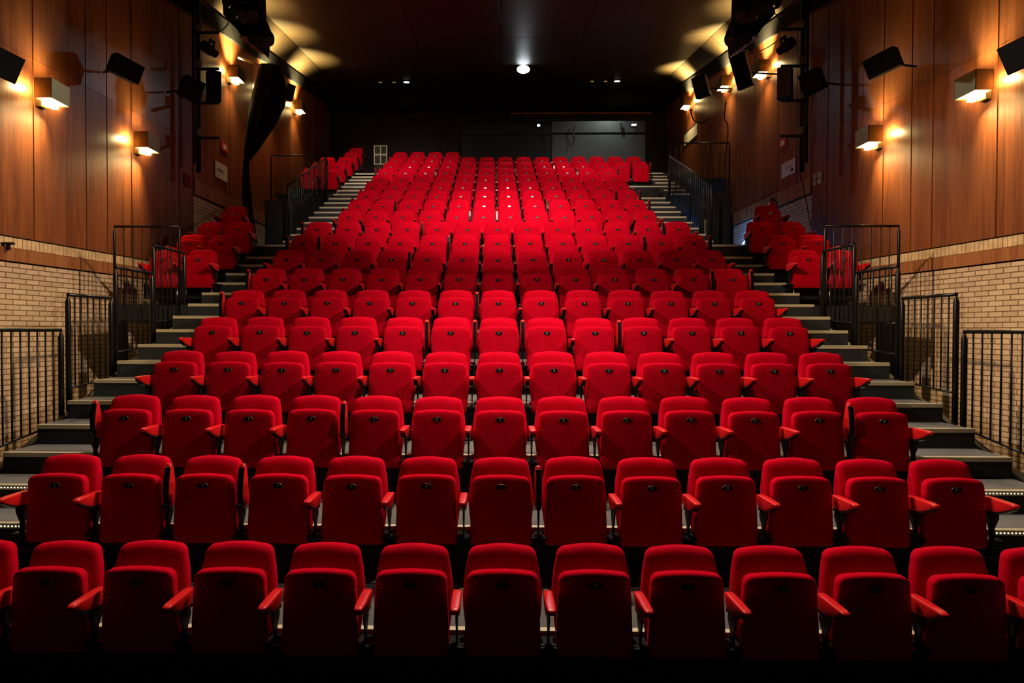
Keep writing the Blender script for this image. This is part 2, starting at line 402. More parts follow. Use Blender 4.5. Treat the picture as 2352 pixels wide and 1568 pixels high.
def inset(pts, d):
    n = len(pts); out = []
    for i in range(n):
        x0, z0 = pts[i-1]; x1, z1 = pts[(i+1) % n]; tx, tz = x1-x0, z1-z0; l = math.hypot(tx, tz) or 1
        out.append((pts[i][0]-tz/l*d, pts[i][1]+tx/l*d))
    return out
def pad(key, pts, layers, yshift, mb=None):
    mb = mb or MB(); mb.use(key); rings = []
    cxm = 0; czm = sum(p[1] for p in pts)/len(pts)
    for d, y in layers:
        if d <= .02: q = inset(pts, d)
        else:
            q = inset(pts, .02); s = 1-(d-.02)/.21; q = [(x*s, czm+(z-czm)*(1-(1-s)*.86)) for x, z in q]
        rings.append([(x, y+yshift(z), z) for x, z in q])
    mb.loft(rings); return mb
R_IN = lambda t: t
seat_pts = outline(.418, .456, .278, .768, .055, .03)
soft = [(.20, -.010), (.12, -.009), (.06, -.007), (.028, -.004), (.012, -.0005), (.0045, .004), (.001, .010), (0, .018), (0, .052), (.003, .060), (.012, .067), (.03, .071), (.1, .073)]
seat_me = pad('red', seat_pts, soft, lambda z: .012*(z-.278)/.49).mesh('seat')
back_pts = outline(.405, .43, .345, .868, .062, .03, .014, wm=.486, zm=.56)
bl = [(.20, -.010), (.12, -.012), (.06, -.011), (.03, -.007), (.015, -.001), (.006, .007), (.0015, .015), (0, .025), (0, .05), (.004, .062), (.014, .071), (.03, .075), (.1, .076)]
back_me = pad('red', back_pts, bl, lambda z: .085+.16*(z-.345)).mesh('backrest')
def shellmesh():
    mb = MB(); p = outline(.36, .40, .36, .80, .05, .03, .01)
    mb.use('black').loft([[(x, .162+.16*(z-.345), z) for x, z in p], [(x, .176+.16*(z-.345), z) for x, z in inset(p, .006)]], smooth=False); return mb.mesh('back_shell')
shell_me = shellmesh()
from mathutils.bvhtree import BVHTree
_b = bmesh.new(); _b.from_mesh(seat_me); _bvh = BVHTree.FromBMesh(_b)
def face_y(z, x=0.): return _bvh.ray_cast(Vector((x, -1, z)), Vector((0, 1, 0)))[0].y
BADGE_Y = (face_y(.70)); BADGE_T = math.atan((face_y(.72)-face_y(.68))/.04)
def badgemesh():
    mb = B('badge'); n = 20
    def el(a, b, y): return [(a*math.cos(2*math.pi*k/n), y, b*math.sin(2*math.pi*k/n)) for k in range(n)]
    mb.loft([el(.036, .0195, 0), el(.036, .0195, -.003), el(.034, .0175, -.0045)], smooth=False)
    mb.use('brass'); A, Bq = el(.0375, .0208, -.0005), el(.0362, .0196, -.0052)
    mb.loft([A, el(.0375, .0208, -.0035), Bq], cap=False)
    return mb.mesh('number_badge')
badge_me = badgemesh()
def textmesh(s, size, key, ext=.0006):
    cu = bpy.data.curves.new('t', 'FONT'); cu.body = s; cu.size = size; cu.align_x = 'CENTER'; cu.align_y = 'CENTER'; cu.extrude = ext
    o = bpy.data.objects.new('t', cu); COL.objects.link(o); dg = bpy.context.evaluated_depsgraph_get()
    me = bpy.data.meshes.new_from_object(o.evaluated_get(dg)); bpy.data.objects.remove(o); me.materials.clear(); me.materials.append(M[key])
    me.transform(Matrix.Rotation(math.pi/2, 4, 'X')); return me
num_me = {}
for k in range(1, 15):
    me = textmesh(str(k), .036, 'digit'); me.transform(Matrix.Diagonal((.62, 1, .92, 1))); num_me[k] = me
def armmesh():
    mb = MB(); mb.use('redpad'); rings = []
    for y, zt, zb, hw in ((-.205, .632, .624, .012), (-.200, .640, .618, .022), (-.17, .644, .602, .027), (-.10, .644, .568, .029), (-.02, .643, .544, .029), (.06, .641, .537, .029), (.10, .637, .545, .027), (.115, .625, .565, .018)):
        h = zt-zb; r = min(.011, h*.45, hw*.6); ring = []
        for cxs, czs, a0 in ((hw-r, zt-r, 0), (-hw+r, zt-r, 90), (-hw*.72+r, zb+r, 180), (hw*.72-r, zb+r, 270)):
            for q in range(4):
                a = math.radians(a0+30*q); ring.append((cxs+r*math.cos(a), y, czs+r*math.sin(a)))
        rings.append(ring)
    mb.loft(rings)
    me = mb.mesh('armrest'); return me
arm_me = armmesh()
def plate(): return B('blackgloss').prism([(-.185, .604), (-.10, .559), (-.02, .534), (.09, .527), (.09, .545), (-.02, .552), (-.10, .577), (-.185, .612)], 'x', -.020, .020).mesh('armrest_underplate')
plate_me = plate()
def postmesh():
    mb = B('black'); mb.prism([(-.035, .562), (.085, .565), (.10, .48), (.06, .42), (.045, .335), (.0, .335), (.01, .42), (-.03, .5)], 'x', -.0055, .0055)
    mb.box(-.012, .012, -.045, .09, .548, .572); return mb.mesh('armrest_post')
post_me = postmesh()
def footmesh():
    mb = B('black'); mb.box(-.055, .055, -.01, .150, .318, .340, .004).box(-.016, .016, .0, .15, .24, .32)
    mb.use('chrome').tube([(-.034, .015, .339), (-.034, .015, .348)], .009).tube([(.034, .015, .339), (.034, .015, .348)], .009); return mb.mesh('mounting_foot')
foot_me = footmesh()
def legmesh():
    return B('chrome').tube([(0, .05, .34), (0, .02, .02)], .014).box(-.05, .05, -.03, .08, 0, .02, .004).mesh('leg')
leg_me = legmesh()

GROUP = 'red tip-up seats of the auditorium'
ORD = ['first', 'second', 'third', 'fourth', 'fifth', 'sixth', 'seventh', 'eighth', 'ninth', 'tenth', 'eleventh', 'twelfth', 'thirteenth', 'fourteenth', 'fifteenth', 'sixteenth', 'seventeenth', 'eighteenth', 'nineteenth']
def seat(x, k, num, label, arms, legs=False, y=None, z=None, rx=0.):
    """arms: list of (offset x, raised?)"""
    t = thing('theatre_seat', (x, BY(k) if y is None else y, PZ(k) if z is None else z), label, 'seat', GROUP, rx)
    j = random.uniform(-.006, .006)
    sp = link('seat', seat_me, t); sp.rotation_euler = (random.uniform(-.012, .012), 0, random.uniform(-.012, .012)); sp.location = (0, j, j*.5)
    b = link('number_badge', badge_me, sp, (0, BADGE_Y+.0008, .700)); b.rotation_euler = (-BADGE_T, 0, 0)
    if num: n = link('number', num_me[num], sp, (0, BADGE_Y-.0042, .700)); n.rotation_euler = (-BADGE_T, 0, 0); n['label'] = 'pale number %d' % num
    br = link('backrest', back_me, t, (0, 0, random.uniform(-.004, .004))); link('back_shell', shell_me, t)
    for ox, up in arms:
        a = link('armrest', arm_me, t, (ox, 0, 0)); p = link('armrest_underplate', plate_me, a)
        if up:
            R = Matrix.Translation((ox, .07, .575)) @ Matrix.Rotation(math.radians(-78+random.uniform(-3, 3)), 4, 'X') @ Matrix.Translation((0, -.07, -.600))
            a.matrix_local = R
        link('armrest_post', post_me, t, (ox, 0, 0)); link('mounting_foot', foot_me, t, (ox, 0, 0))
    if legs:
        for sx in (-.2, .2): link('leg', leg_me, t, (sx, 0, 0))
    return t
P = .54; X7 = .0544
RAISED = {1: set(), 2: {2, 3, 7}, 3: {0, 4, 12}, 4: set(), 5: {5, 6, 7, 9}, 6: {0, 6}, 7: {0, 12, 13}, 8: {4}, 9: {0, 1, 5, 11, 13}, 10: {0, 4, 12}}
rr = random.Random(3)
for k in range(1, 11):
    for n in range(1, 14):
        if k == 1 and n == 1: pass
        arms = [(P/2, n in RAISED[k])]
        if n == 1: arms.insert(0, (-P/2, 0 in RAISED[k]))
        lab = 'red tip-up seat, %s from the left in the %s row from the front' % (ORD[n-1], ORD[k-1])
        if k == 1: lab = 'red tip-up seat with badge %d in the darkest, frontmost row' % n
        elif k <= 6: lab += ', badge %d' % n
        seat(X7+(n-7)*P, k, n, lab, arms)
for k in range(11, 18):
    N = 12 if k < 17 else 14
    up = {i for i in range(N+1) if rr.random() < .16}
    for n in range(1, N+1):
        arms = [(P/2, n in up)]
        if n == 1: arms.insert(0, (-P/2, 0 in up))
        lab = 'red tip-up seat, %s from the left in %s row above the cross aisle' % (ORD[n-1], 'the '+ORD[k-11])
        if k == 17 and n > 12: lab = 'red tip-up seat standing full-length at the top right, %s of the pair' % ('inner' if n == 13 else 'outer')
        seat(X7+(n-6.5)*P, k, n, lab, arms)
for n in range(1, 15):
    seat(X7+(n-6.5)*P, 18, n, 'red tip-up seat, %s from the left in the long row before the booth' % ORD[n-1], [(P/2, False)]+([(-P/2, False)] if n == 1 else []))
for n in range(1, 5):
    seat(X7+(n-6.5)*P, 19, n, 'red tip-up seat, %s of the four in the last row left of the booth' % ORD[n-1], [(P/2, False)]+([(-P/2, False)] if n == 1 else []))
RN = {8: 'front', 9: 'second', 10: 'third', 11: 'rearmost'}
for side, sets in ((-1, {8: (-4.55, -5.09), 9: (-4.56, -5.10), 10: (-4.62, -5.16), 11: (-5.08,)}), (1, {8: (4.75, 5.29), 9: (4.755, 5.30), 10: (4.78, 5.33), 11: (5.28,)})):
    sn = 'left' if side < 0 else 'right'
    for k, xs_ in sets.items():
        for i, x in enumerate(xs_):
            pos = 'single' if len(xs_) == 1 else ('aisle-side' if i == 0 else 'wall-side')
            y = BY(k) if k < 11 else 12.86
            lab = '%s red seat in the %s row of the small %s side box' % (pos, RN[k], sn)
            if k == 8: lab = 'red seat with visible steel legs, %s one, front of the %s side box' % (pos, sn)
            seat(x, k, (2 if side < 0 else 1)+(i if side > 0 else -i) if len(xs_) > 1 else 1, lab, [(side*P/2, False)]+([(-side*P/2, False)] if i == 0 else []), legs=(k in (8, 11)), y=y, z=PZ(k) if k < 11 else 3.745)
RB = {16: 'front', 17: 'second', 18: 'third', 19: 'fourth', 20: 'rearmost, darkest'}
for k, xs_ in {16: (-4.43, -4.97), 17: (-4.43, -4.97), 18: (-4.42, -4.96), 19: (-4.44,), 20: (-4.48,)}.items():
    for i, x in enumerate(xs_):
        pos = 'only' if len(xs_) == 1 else ('stair-side' if i == 0 else 'wall-side')
        seat(x, k, i+1, '%s red seat in the %s row of the upper left box' % (pos, RB[k]), [(-P/2, False)]+([(P/2, False)] if i == 0 else []), z=PZ(min(k, 19))+(.388 if k == 20 else 0), legs=True)

# ------------------------------------------------------------------ side box platforms
def boxplat(side):
    xa = -4.37 if side < 0 else 4.50; xb = xa+side*1.10
    mb = MB(); mb.use('riser')
    for k in (8, 9, 10): mb.box(*sorted((xa, xb)), E(k), E(k+1)-.002, PZ(k)-.25, PZ(k)-.002)
    mb.use('grey').box(*sorted((xa, xb)), E(8)-.03, E(8), PZ(8)-.24, PZ(8)-.02)
    mb.use('blackmatt').box(*sorted((xa+side*.85, xb)), E(8)-.02, E(8), .46, PZ(8)-.26).box(*sorted((xa, xa+side*.42)), E(8)-.02, E(8), .46, PZ(8)-.26)
    mb.box(*sorted((xa+side*.04, xa+side*.10)), E(8), E(11), .46, PZ(8)-.26)
    struct(mb.build('floor'))
boxplat(-1); boxplat(1)
def rearbox(side, xa, xb):
    mb = MB(); mb.use('riser')
    for k in range(16, 21):
        y0 = E(k); y1 = E(k+1) if k < 20 else 23.4; z = (PZ(19)+.388 if k == 20 else PZ(k)) if side < 0 else PZ(17)
        mb.box(*sorted((xa, xb)), y0, y1-.002, PZ(16)-.4, z-.002)
    mb.use('grey').box(*sorted((xa, xb)), E(16)-.03, E(16), 3.75, PZ(16))
    struct(mb.build('floor'))
rearbox(-1, -4.16, -5.58); rearbox(1, 5.0, 5.9)
struct(B('riser').box(3.375, 4.42, E(16)+.93, E(17)+.06, PZ(15), PZ(17)-.02).build('trim_3'))

# ------------------------------------------------------------------ railings
def rail_panel(name_lbl, p0, p1, top0, top1, bot0, bot1, posts=(True, True), spacing=.115, group='black steel guard railings', postr=.028):
    p0, p1 = Vector(p0), Vector(p1); d = p1-p0; L_ = d.length; t = thing('guard_railing', (p0.x, p0.y, bot0), name_lbl, 'railing', group)
    def at(s, z): q = d*s; return (q.x, q.y, z-bot0)
    B('rail').tube([at(0, top0), at(1, top1)], .019, 10).build('top_rail', t)
    B('rail').tube([at(0, bot0), at(1, bot1)], .011, 6).build('bottom_rail', t)
    n = max(2, round(L_/spacing))
    for i in range(1, n):
        s = i/n; B('rail').tube([at(s, bot0+(bot1-bot0)*s), at(s, top0+(top1-top0)*s)], .0085, 6).build('baluster', t)
    for i, f in enumerate(posts):
        if f:
            z0 = (bot0, bot1)[i]-.22-(.38 if postr > .025 else 0); z1 = (top0, top1)[i]-.02; x, y, _ = at(i, 0)
            B('rail').loft([[(x+r_*math.cos(a), y+r_*math.sin(a), z-bot0) for a in [2*math.pi*q/10 for q in range(10)]] for r_, z in ((postr, z0), (postr, z1-.06), (postr*.45, z1-.01), (postr*.4, z1+.01))]).build('post', t)
    return t
LX, RX = -4.46, 4.58
rail_panel('lowest guard railing at the left edge, in front of the brick wall', (LX, 4.9, 0), (LX, 6.78, 0), 2.19, 2.19, 1.0, 1.25)
rail_panel('second railing up the left aisle, beside the tall pointed posts', (LX, 6.9, 0), (LX, 7.68, 0), 2.56, 2.56, 1.58, 1.63)
rail_panel('third railing up the left aisle, below the side box', (LX, 7.78, 0), (LX, 8.62, 0), 2.93, 2.93, 1.93, 1.98)
rail_panel('fourth, topmost railing on the left aisle, in front of red seats', (LX, 8.66, 0), (LX, 9.52, 0), 3.30, 3.30, 2.30, 2.34)
rail_panel('lowest guard railing at the right edge, in front of the brick wall', (RX, 4.9, 0), (RX, 6.56, 0), 2.19, 2.19, 1.0, 1.25)
rail_panel('second railing up the right aisle, beside the tall pointed posts', (RX, 6.68, 0), (RX, 7.55, 0), 2.56, 2.56, 1.58, 1.63)
rail_panel('third railing up the right aisle, below the side box', (RX, 7.64, 0), (RX, 8.5, 0), 2.93, 2.93, 1.93, 1.98)
rail_panel('fourth, topmost railing on the right aisle, in front of red seats', (RX, 8.56, 0), (RX, 9.38, 0), 3.30, 3.30, 2.30, 2.34)
rail_panel('wide guard railing across the front of the left side box', (-5.40, 9.40, 0), (-4.47, 9.40, 0), 3.66, 3.66, 2.36, 2.36, spacing=.125, postr=.02)
rail_panel('wide guard railing across the front of the right side box', (4.62, 9.40, 0), (5.64, 9.40, 0), 3.66, 3.66, 2.36, 2.36, spacing=.13, postr=.02)
rail_panel('wide guard railing across the upper left box', (-5.72, 17.02, 0), (-4.32, 17.02, 0), 6.66, 6.66, 5.62, 5.62, spacing=.14, postr=.02)
rail_panel('wide guard railing across the upper right landing', (4.46, 17.02, 0), (5.95, 17.02, 0), 6.95, 6.95, 5.62, 5.62, spacing=.14, postr=.02)
rail_panel('sloping handrail with thin bars beside the upper left stair', (-4.18, 13.5, 0), (-4.18, 16.6, 0), 5.14, 6.50, 3.9, 5.4, spacing=.15)
rail_panel('sloping handrail with thin bars beside the upper right stair', (4.30, 13.3, 0), (4.30, 16.5, 0), 5.10, 6.48, 3.9, 5.4, spacing=.15)

# ------------------------------------------------------------------ sconces
def sconce(side, y, z, label):
    x = wall_x(side, y); inn = -side
    t = thing('wall_sconce', (x+inn*.02, y, z), label, 'wall lamp', 'box wall lamps', 0)
    d0, d1, h, L_ = .07, .30, .27, .40
    mb = B('brass'); a, b = sorted((inn*d0, inn*d1)); th = .006
    mb.box(a, b, -L_/2, -L_/2+th, 0, h).box(a, b, L_/2-th, L_/2, 0, h)
    xo = inn*d1; mb.box(*sorted((xo, xo-inn*th)), -L_/2, L_/2, 0, h); xo = inn*d0; mb.box(*sorted((xo, xo+inn*th)), -L_/2, L_/2, 0, h)
    mb.build('brass_shade', t)
    g = MB(); g.use('sconce_glow'); a2, b2 = sorted((inn*(d0+.012), inn*(d1-.012)))
    g.box(a2, b2, -L_/2+.012, L_/2-.012, .012, .022); g.build('lower_diffuser', t)
    B('sconce_glow').box(a2, b2, -L_/2+.012, L_/2-.012, h-.03, h-.02).build('upper_diffuser', t)
    b1 = MB(); b1.use('sconce_glow').box(*sorted((inn*.10, inn*.19)), -.10, .12, -.055, -.004); b1.build('lower_lens', t)
    B('brass').box(*sorted((0, inn*.072)), -.07, .07, -.07, .20).build('wall_bracket', t)
    rear = y > 13
    for nm, dz, e, rot, sp in (('sconce_down', -.075, 8 if rear else 24, 0 if rear else -.5, 100), ('sconce_up', h+.01, 150 if rear else (12 if side < 0 else 26), math.pi+(0 if rear else .4), 84 if rear else 100)):
        l = bpy.data.lights.new(nm, 'AREA'); l.shape = 'RECTANGLE'; l.size = .2; l.size_y = .36; l.energy = e; l.color = SCONCE_COL; l.spread = math.radians(sp)
        o = bpy.data.objects.new(nm, l); COL.objects.link(o); o.parent = t; o.location = (inn*(d0+d1)/2, 0, dz); o.rotation_euler = (rot, 0, 0)
    # added area lights without a fitting, brightening the wall beside each shade
    for yy in (-.205, .205):
        l = bpy.data.lights.new('sconce_gap_fill', 'AREA'); l.shape = 'RECTANGLE'; l.size = .05; l.size_y = .30; l.energy = 18; l.color = SCONCE_COL; l.spread = math.pi
        o = bpy.data.objects.new('sconce_gap_fill', l); COL.objects.link(o); o.parent = t; o.location = (inn*.075, yy, h*.45)
        o.rotation_euler = Vector((-inn, 0, 0)).to_track_quat('-Z', 'Z').to_euler()
SCF = 1.0
sconce(-1, 9.15, 5.33, 'brass box lamp nearest the camera on the left timber wall')
sconce(-1, 11.3, 5.25, 'second brass box lamp on the left timber wall, below dark speakers')
sconce(1, 8.95, 5.31, 'brass box lamp nearest the camera on the right timber wall')
sconce(1, 11.1, 5.25, 'second brass box lamp on the right timber wall, below dark speakers')
sconce(-1, 14.8, 7.74, 'high box lamp behind the left lighting boom, beside the black drape')
sconce(-1, 17.0, 8.18, 'high box lamp hidden behind the gathered black drape on the left')
sconce(-1, 19.4, 8.55, 'farthest high box lamp on the left wall near the ceiling')
sconce(1, 15.1, 7.92, 'high box lamp next to the grey speaker on the right wall')
sconce(1, 17.4, 8.45, 'middle one of the three high box lamps on the right wall')
sconce(1, 20.6, 9.03, 'farthest high box lamp on the right wall, above white notice')

# ------------------------------------------------------------------ speakers
def at(px, py, Y):            # point at depth Y seen in the survey photo direction
    r = view_ray((px-1108.28)/F_PX, (py-784)/F_PX); s = Y/r.y; return Vector((r.x*s, Y, CAM_Z+r.z*s))
def speaker(px, py, Y, size, yaw, roll, label, side, grille='grille', arm=True):
    c = at(px, py, Y); w_, d_, h_ = size
    t = thing('loudspeaker', c, label, 'speaker', 'black loudspeakers')
    R = Matrix.Rotation(math.radians(roll), 4, 'Y') @ Matrix.Rotation(math.radians(yaw), 4, 'Z'); t.rotation_euler = R.to_euler()
    B('speaker').loft([[(-w_/2*s_, y_, -h_/2*s_), (w_/2*s_, y_, -h_/2*s_), (w_/2*s_, y_, h_/2*s_), (-w_/2*s_, y_, h_/2*s_)] for y_, s_ in ((-d_/2, .97), (-d_/2+.015, 1), (d_/2-.02, .93), (d_/2, .9))], smooth=False).build('cabinet', t)
    B(grille).box(-w_*.46, w_*.46, -d_/2-.012, -d_/2+.002, -h_*.46, h_*.46, .006).build('grille', t)
    if arm:
        wv = R.to_3x3().inverted() @ (Vector((wall_x(side, Y+.15), Y+.15, c.z))-c)
        B('black').tube([(0, d_*.2, 0), tuple(wv*.92)], .018, 6).build('bracket_arm', t)
    return t
speaker(2350, 122, 7.8, (.36, .34, .33), -48, -24, 'black loudspeaker cut by the right edge above the nearest lamp', 1)
speaker(3, 146, 8.15, (.36, .34, .33), 48, 24, 'black loudspeaker cut by the left edge above the nearest lamp', -1)
speaker(286, 158, 10.3, (.42, .38, .29), 47, 22, 'black loudspeaker tilted high on the left timber wall', -1)
speaker(2030, 145, 10.1, (.42, .38, .29), -47, -22, 'dark loudspeaker tilted high on the right timber wall', 1)
speaker(438, 205, 12.0, (.34, .32, .38), 45, 20, 'black loudspeaker fixed to the left wall beside the lighting boom', -1)
speaker(1868, 188, 12.0, (.34, .32, .38), -45, -20, 'black loudspeaker fixed to the right wall beside the lighting boom', 1)
speaker(490, 200, 12.3, (.24, .22, .56), 35, 0, 'upright black loudspeaker hung on the left lighting boom', -1, arm=False)
speaker(1804, 193, 12.2, (.24, .22, .56), -35, 0, 'upright grey-fronted loudspeaker hung on the right lighting boom', 1, 'grillegrey', arm=False)
speaker(664, 213, 17.6, (.22, .22, .42), 35, 14, 'small black loudspeaker right of the drape on the left wall', -1)
speaker(1705, 165, 14.4, (.32, .28, .72), -35, -16, 'black loudspeaker leaning between two high lamps on the right', 1)
speaker(1612, 200, 17.0, (.34, .32, .52), -35, -14, 'dim loudspeaker left of the middle high lamp on the right', 1)

# ------------------------------------------------------------------ lighting booms
def lantern(px, py, Y, rot, label, parent_grp='stage lanterns on the booms', L_=.34, r=.10):
    c = at(px, py, Y); t = thing('stage_lantern', c, label, 'spotlight', parent_grp); t.rotation_euler = [math.radians(a) for a in rot]
    mb = B('black'); mb.loft([[(rr_*math.cos(a), y_, rr_*math.sin(a)) for a in [2*math.pi*q/14 for q in range(14)]] for rr_, y_ in ((r*.6, L_*.5), (r*.95, L_*.42), (r, L_*.1), (r, -L_*.15), (r*.72, -L_*.2), (r*.72, -L_*.5))], smooth=False); mb.build('housing', t)
    B('chrome' if r < .12 else 'blackgloss').loft([[(rr_*math.cos(a), y_, rr_*math.sin(a)) for a in [2*math.pi*q/14 for q in range(14)]] for rr_, y_ in ((r*.62, -L_*.5-.002), (r*.5, -L_*.53))], smooth=False).build('lens', t)
    B('black').prism([(-r*1.15, 0), (-r*1.15, r*1.5), (r*1.15, r*1.5), (r*1.15, 0), (r*1.05, 0), (r*1.05, r*1.4), (-r*1.05, r*1.4), (-r*1.05, 0)], 'y', -.02, .02).build('yoke', t)
    B('black').box(-.02, .02, -.025, .025, r*1.45, r*2.1).build('clamp', t)
    return t
for side, pxs, Y in ((-1, (452, 458), 12.75), (1, (1846, 1841), 12.6)):
    top = at(pxs[0], -20, Y); bot = at(pxs[1], 396, Y); top.x = bot.x = (top.x+bot.x)/2
    t = thing('lighting_boom', bot, 'black vertical lighting pole with cross arms on the %s wall' % ('left' if side < 0 else 'right'), 'lighting pole', 'side lighting booms')
    h = top.z-bot.z
    B('black').tube([(0, 0, 0), (0, 0, h)], .045, 12).build('pole', t)
    B('black').tube([(side*.13, .1, .2), (side*.13, .1, h)], .03, 8).build('rear_pole', t)
    for py in (77, 160, 238, 318):
        z = at(455, py, Y).z-bot.z; a, b = sorted((-side*.42, side*.10)); B('black').box(a, b, -.05, -.015, z-.025, z+.025, .004).build('cross_arm', t)
        B('greyplate').box(*sorted((-side*.10, -side*.02)), -.09, -.05, z+.03, z+.16, .005).build('junction_clip', t)
lantern(480, 113, 12.5, (12, 0, 155), 'black stage lantern hanging on the left lighting boom')
lantern(1806, 106, 12.35, (12, 0, -155), 'black stage lantern hanging on the right lighting boom')
# clusters of lanterns on the soffit beams
for side, pts_ in ((-1, [(560, 30, 12.0, .46, .17), (600, 88, 12.6, .5, .15), (545, 8, 12.2, .5, .17)]), (1, [(1722, 30, 12.0, .46, .17), (1695, 88, 12.6, .5, .15), (1760, 6, 12.2, .5, .17)])):
    for i, (px, py, Y, L_, r) in enumerate(pts_):
        lantern(px, py, Y, (20, 0, side*25), 'large black lantern high on the %s, %s of the cluster by the ceiling' % ('left' if side < 0 else 'right', ('middle', 'lowest', 'topmost')[i]), 'lantern clusters by the ceiling', L_, r)
    # black housing above the lanterns and a pale plate painted as the lit gap below
    mir = (lambda p: p) if side < 0 else (lambda p: 2292-p)
    pl = [(516, -30), (598, -30), (600, 30), (612, 58), (608, 92), (606, 120), (590, 106), (556, 84), (538, 58), (517, 38)]
    q = [at(mir(a), b, 12.9) for a, b in pl]; o0 = q[0]
    mb = B('blackmatt').prism([(v.x-o0.x, v.z-o0.z) for v in q], 'y', -.1, .3)
    tag(mb.build('lamp_housing', None, o0), 'black irregular housing above the hung lanterns on the %s' % ('left' if side < 0 else 'right'), 'housing', 'lantern housings')
    q = [at(mir(a), b, y) for a, b, y in ((549, 84, 12.72), (570, 84, 12.72), (614, 124, 13.4), (600, 125, 13.4))]
    mb = B('litgap').hexa([tuple(v-q[0]) for v in q], [tuple(v-q[0]+Vector((0, .01, .02))) for v in q])
    tag(mb.build('lit_gap_plate', None, q[0]), 'pale slanting plate painted as the lit gap under the lantern cluster on the %s' % ('left' if side < 0 else 'right'), 'plate', 'lit gap plates')

# ------------------------------------------------------------------ black drape on the left
def drape():
    prof = [(152, 596, 640), (185, 590, 652), (215, 582, 656), (245, 574, 652), (280, 569, 636), (315, 566, 612), (345, 562, 592), (368, 560, 574), (380, 558, 572), (430, 556, 574), (500, 560, 582), (560, 566, 590)]
    Y = 14.9; rings = []; n = 28
    for py, xa, xb in prof:
        a, b = at(xa, py, Y), at(xb, py, Y); c = (a+b)/2; hw = (b.x-a.x)/2; ring = []
        for q in range(n):
            an = 2*math.pi*q/n; f = 1+.10*math.sin(an*6+py*.01)
            ring.append((c.x+hw*math.cos(an)*f, Y+min(hw, .3)*.8*math.sin(an)*f, c.z))
        rings.append(ring)
    o = B('curtain').loft(rings).build('stage_curtain'); return tag(o, 'gathered black drape bundle tied in the middle, hanging on the left', 'curtain')
drape()
def rope(name, pts, r, key, label, cat='cable', group=None):
    pv = [at(*p) for p in pts]; out = []
    for i in range(len(pv)-1):
        p0, p1, p2, p3 = pv[max(i-1, 0)], pv[i], pv[i+1], pv[min(i+2, len(pv)-1)]
        for s in range(5):
            u = s/5; out.append(.5*((2*p1)+(-p0+p2)*u+(2*p0-5*p1+4*p2-p3)*u*u+(-p0+3*p1-3*p2+p3)*u**3))
    out.append(pv[-1]); return tag(B(key).tube(out, r, 6).build(name), label, cat, group)
rope('white_rope', [(548, 132, 14.7), (575, 142, 14.6), (598, 151, 14.6)], .028, 'ropewhite', 'pale rope tying the black drape to the left wall', 'rope')
rope('white_rope', [(1680, 128, 14.4), (1705, 127, 14.3), (1718, 118, 14.3), (1706, 116, 14.3), (1702, 124, 14.3), (1722, 128, 14.2), (1750, 124, 14.2)], .012, 'ropewhite', 'pale knotted rope strung near the right high lamp', 'rope')
rope('cable', [(1730, 142, 14.0), (1742, 120, 14.0), (1765, 108, 14.0), (1787, 92, 14.0)], .012, 'ropewhite', 'bluish white cable curving up beside the right high lamp')
rope('cable', [(1750, -5, 12.2), (1758, 20, 12.2), (1778, 30, 12.2), (1800, 52, 12.3)], .010, 'grey', 'grey loop of cable at the top right by the ceiling')
rope('cable', [(538, -5, 12.0), (534, 30, 12.0), (520, 60, 12.1), (500, 75, 12.2)], .010, 'grey', 'grey cable hanging past the beam at the top left')
rope('cable', [(1586, 252, 17.5), (1594, 276, 17.4), (1612, 282, 17.3), (1630, 270, 17.2)], .018, 'black', 'black cable sagging under the farthest right lamp')
rope('cable', [(1668, 235, 14.6), (1664, 270, 14.6), (1672, 300, 14.6), (1662, 420, 14.4), (1668, 470, 14.2)], .012, 'grey', 'grey cable hanging down the dark right wall')
rope('cable', [(1838, 400, 12.3), (1848, 440, 12.3), (1862, 520, 12.3)], .009, 'black', 'thin black cable from the right boom foot down the wall')
rope('cable', [(1140, -5, 14.6), (1150, 40, 16.0), (1172, 90, 18.0), (1180, 118, 18.8)], .012, 'grey', 'grey cable drooping from the dark ceiling to the bright lamp')

# ------------------------------------------------------------------ ceiling lamps
for x, key, lab in ((-2.93, 'downlight', 'bright white round downlight, left group'), (-3.34, 'downdim', 'dim orange round downlight next to the bright one, left group'), (-3.80, 'downdim', 'dim orange round downlight, outermost of the left group'),
                    (4.06, 'downlight', 'bright white round downlight, right group'), (3.68, 'downdim', 'dim orange round downlight next to the bright one, right group'), (3.24, 'downdim', 'dim orange round downlight, innermost of the right group')):
    y = 22.25; t = thing('ceiling_downlight', (x, y, ceil_z(y)), lab, 'ceiling light', 'round ceiling downlights')
    ci = lambda r_, z_: [(r_*math.cos(a), r_*math.sin(a), z_+.13*r_*math.sin(a)) for a in [2*math.pi*q/20 for q in range(20)]]
    B('black').loft([ci(.13, .0), ci(.13, -.02), ci(.105, -.025)], smooth=False).build('trim_ring', t)
    rk = .098 if key == 'downlight' else .06
    B(key).loft([ci(rk, -.024), ci(rk*.96, -.032)], smooth=False).build('lens', t)
spot('downlight_left', (-2.93, 22.25, ceil_z(22.25)-.1), (-2.93, 22.0, 6), 60, 80, 1, .08, (.9, .95, 1))
spot('downlight_right', (4.06, 22.25, ceil_z(22.25)-.1), (3.6, 20.4, 6), 110, 80, 1, .08, (.9, .95, 1))
c = at(1202, 160, 20.3); t = thing('ceiling_spotlight', c, 'dazzling white lamp hanging in the middle of the dark ceiling', 'ceiling light')
ci = lambda r_, y_: [(r_*1.25*math.cos(a), y_, r_*.82*math.sin(a)) for a in [2*math.pi*q/20 for q in range(20)]]
B('black').loft([ci(.17, -.02), ci(.19, .0), ci(.17, .25), ci(.08, .3)], smooth=False).build('housing', t)
B('lampface').loft([ci(.155, -.021), ci(.12, -.04)], smooth=False).build('lens', t)
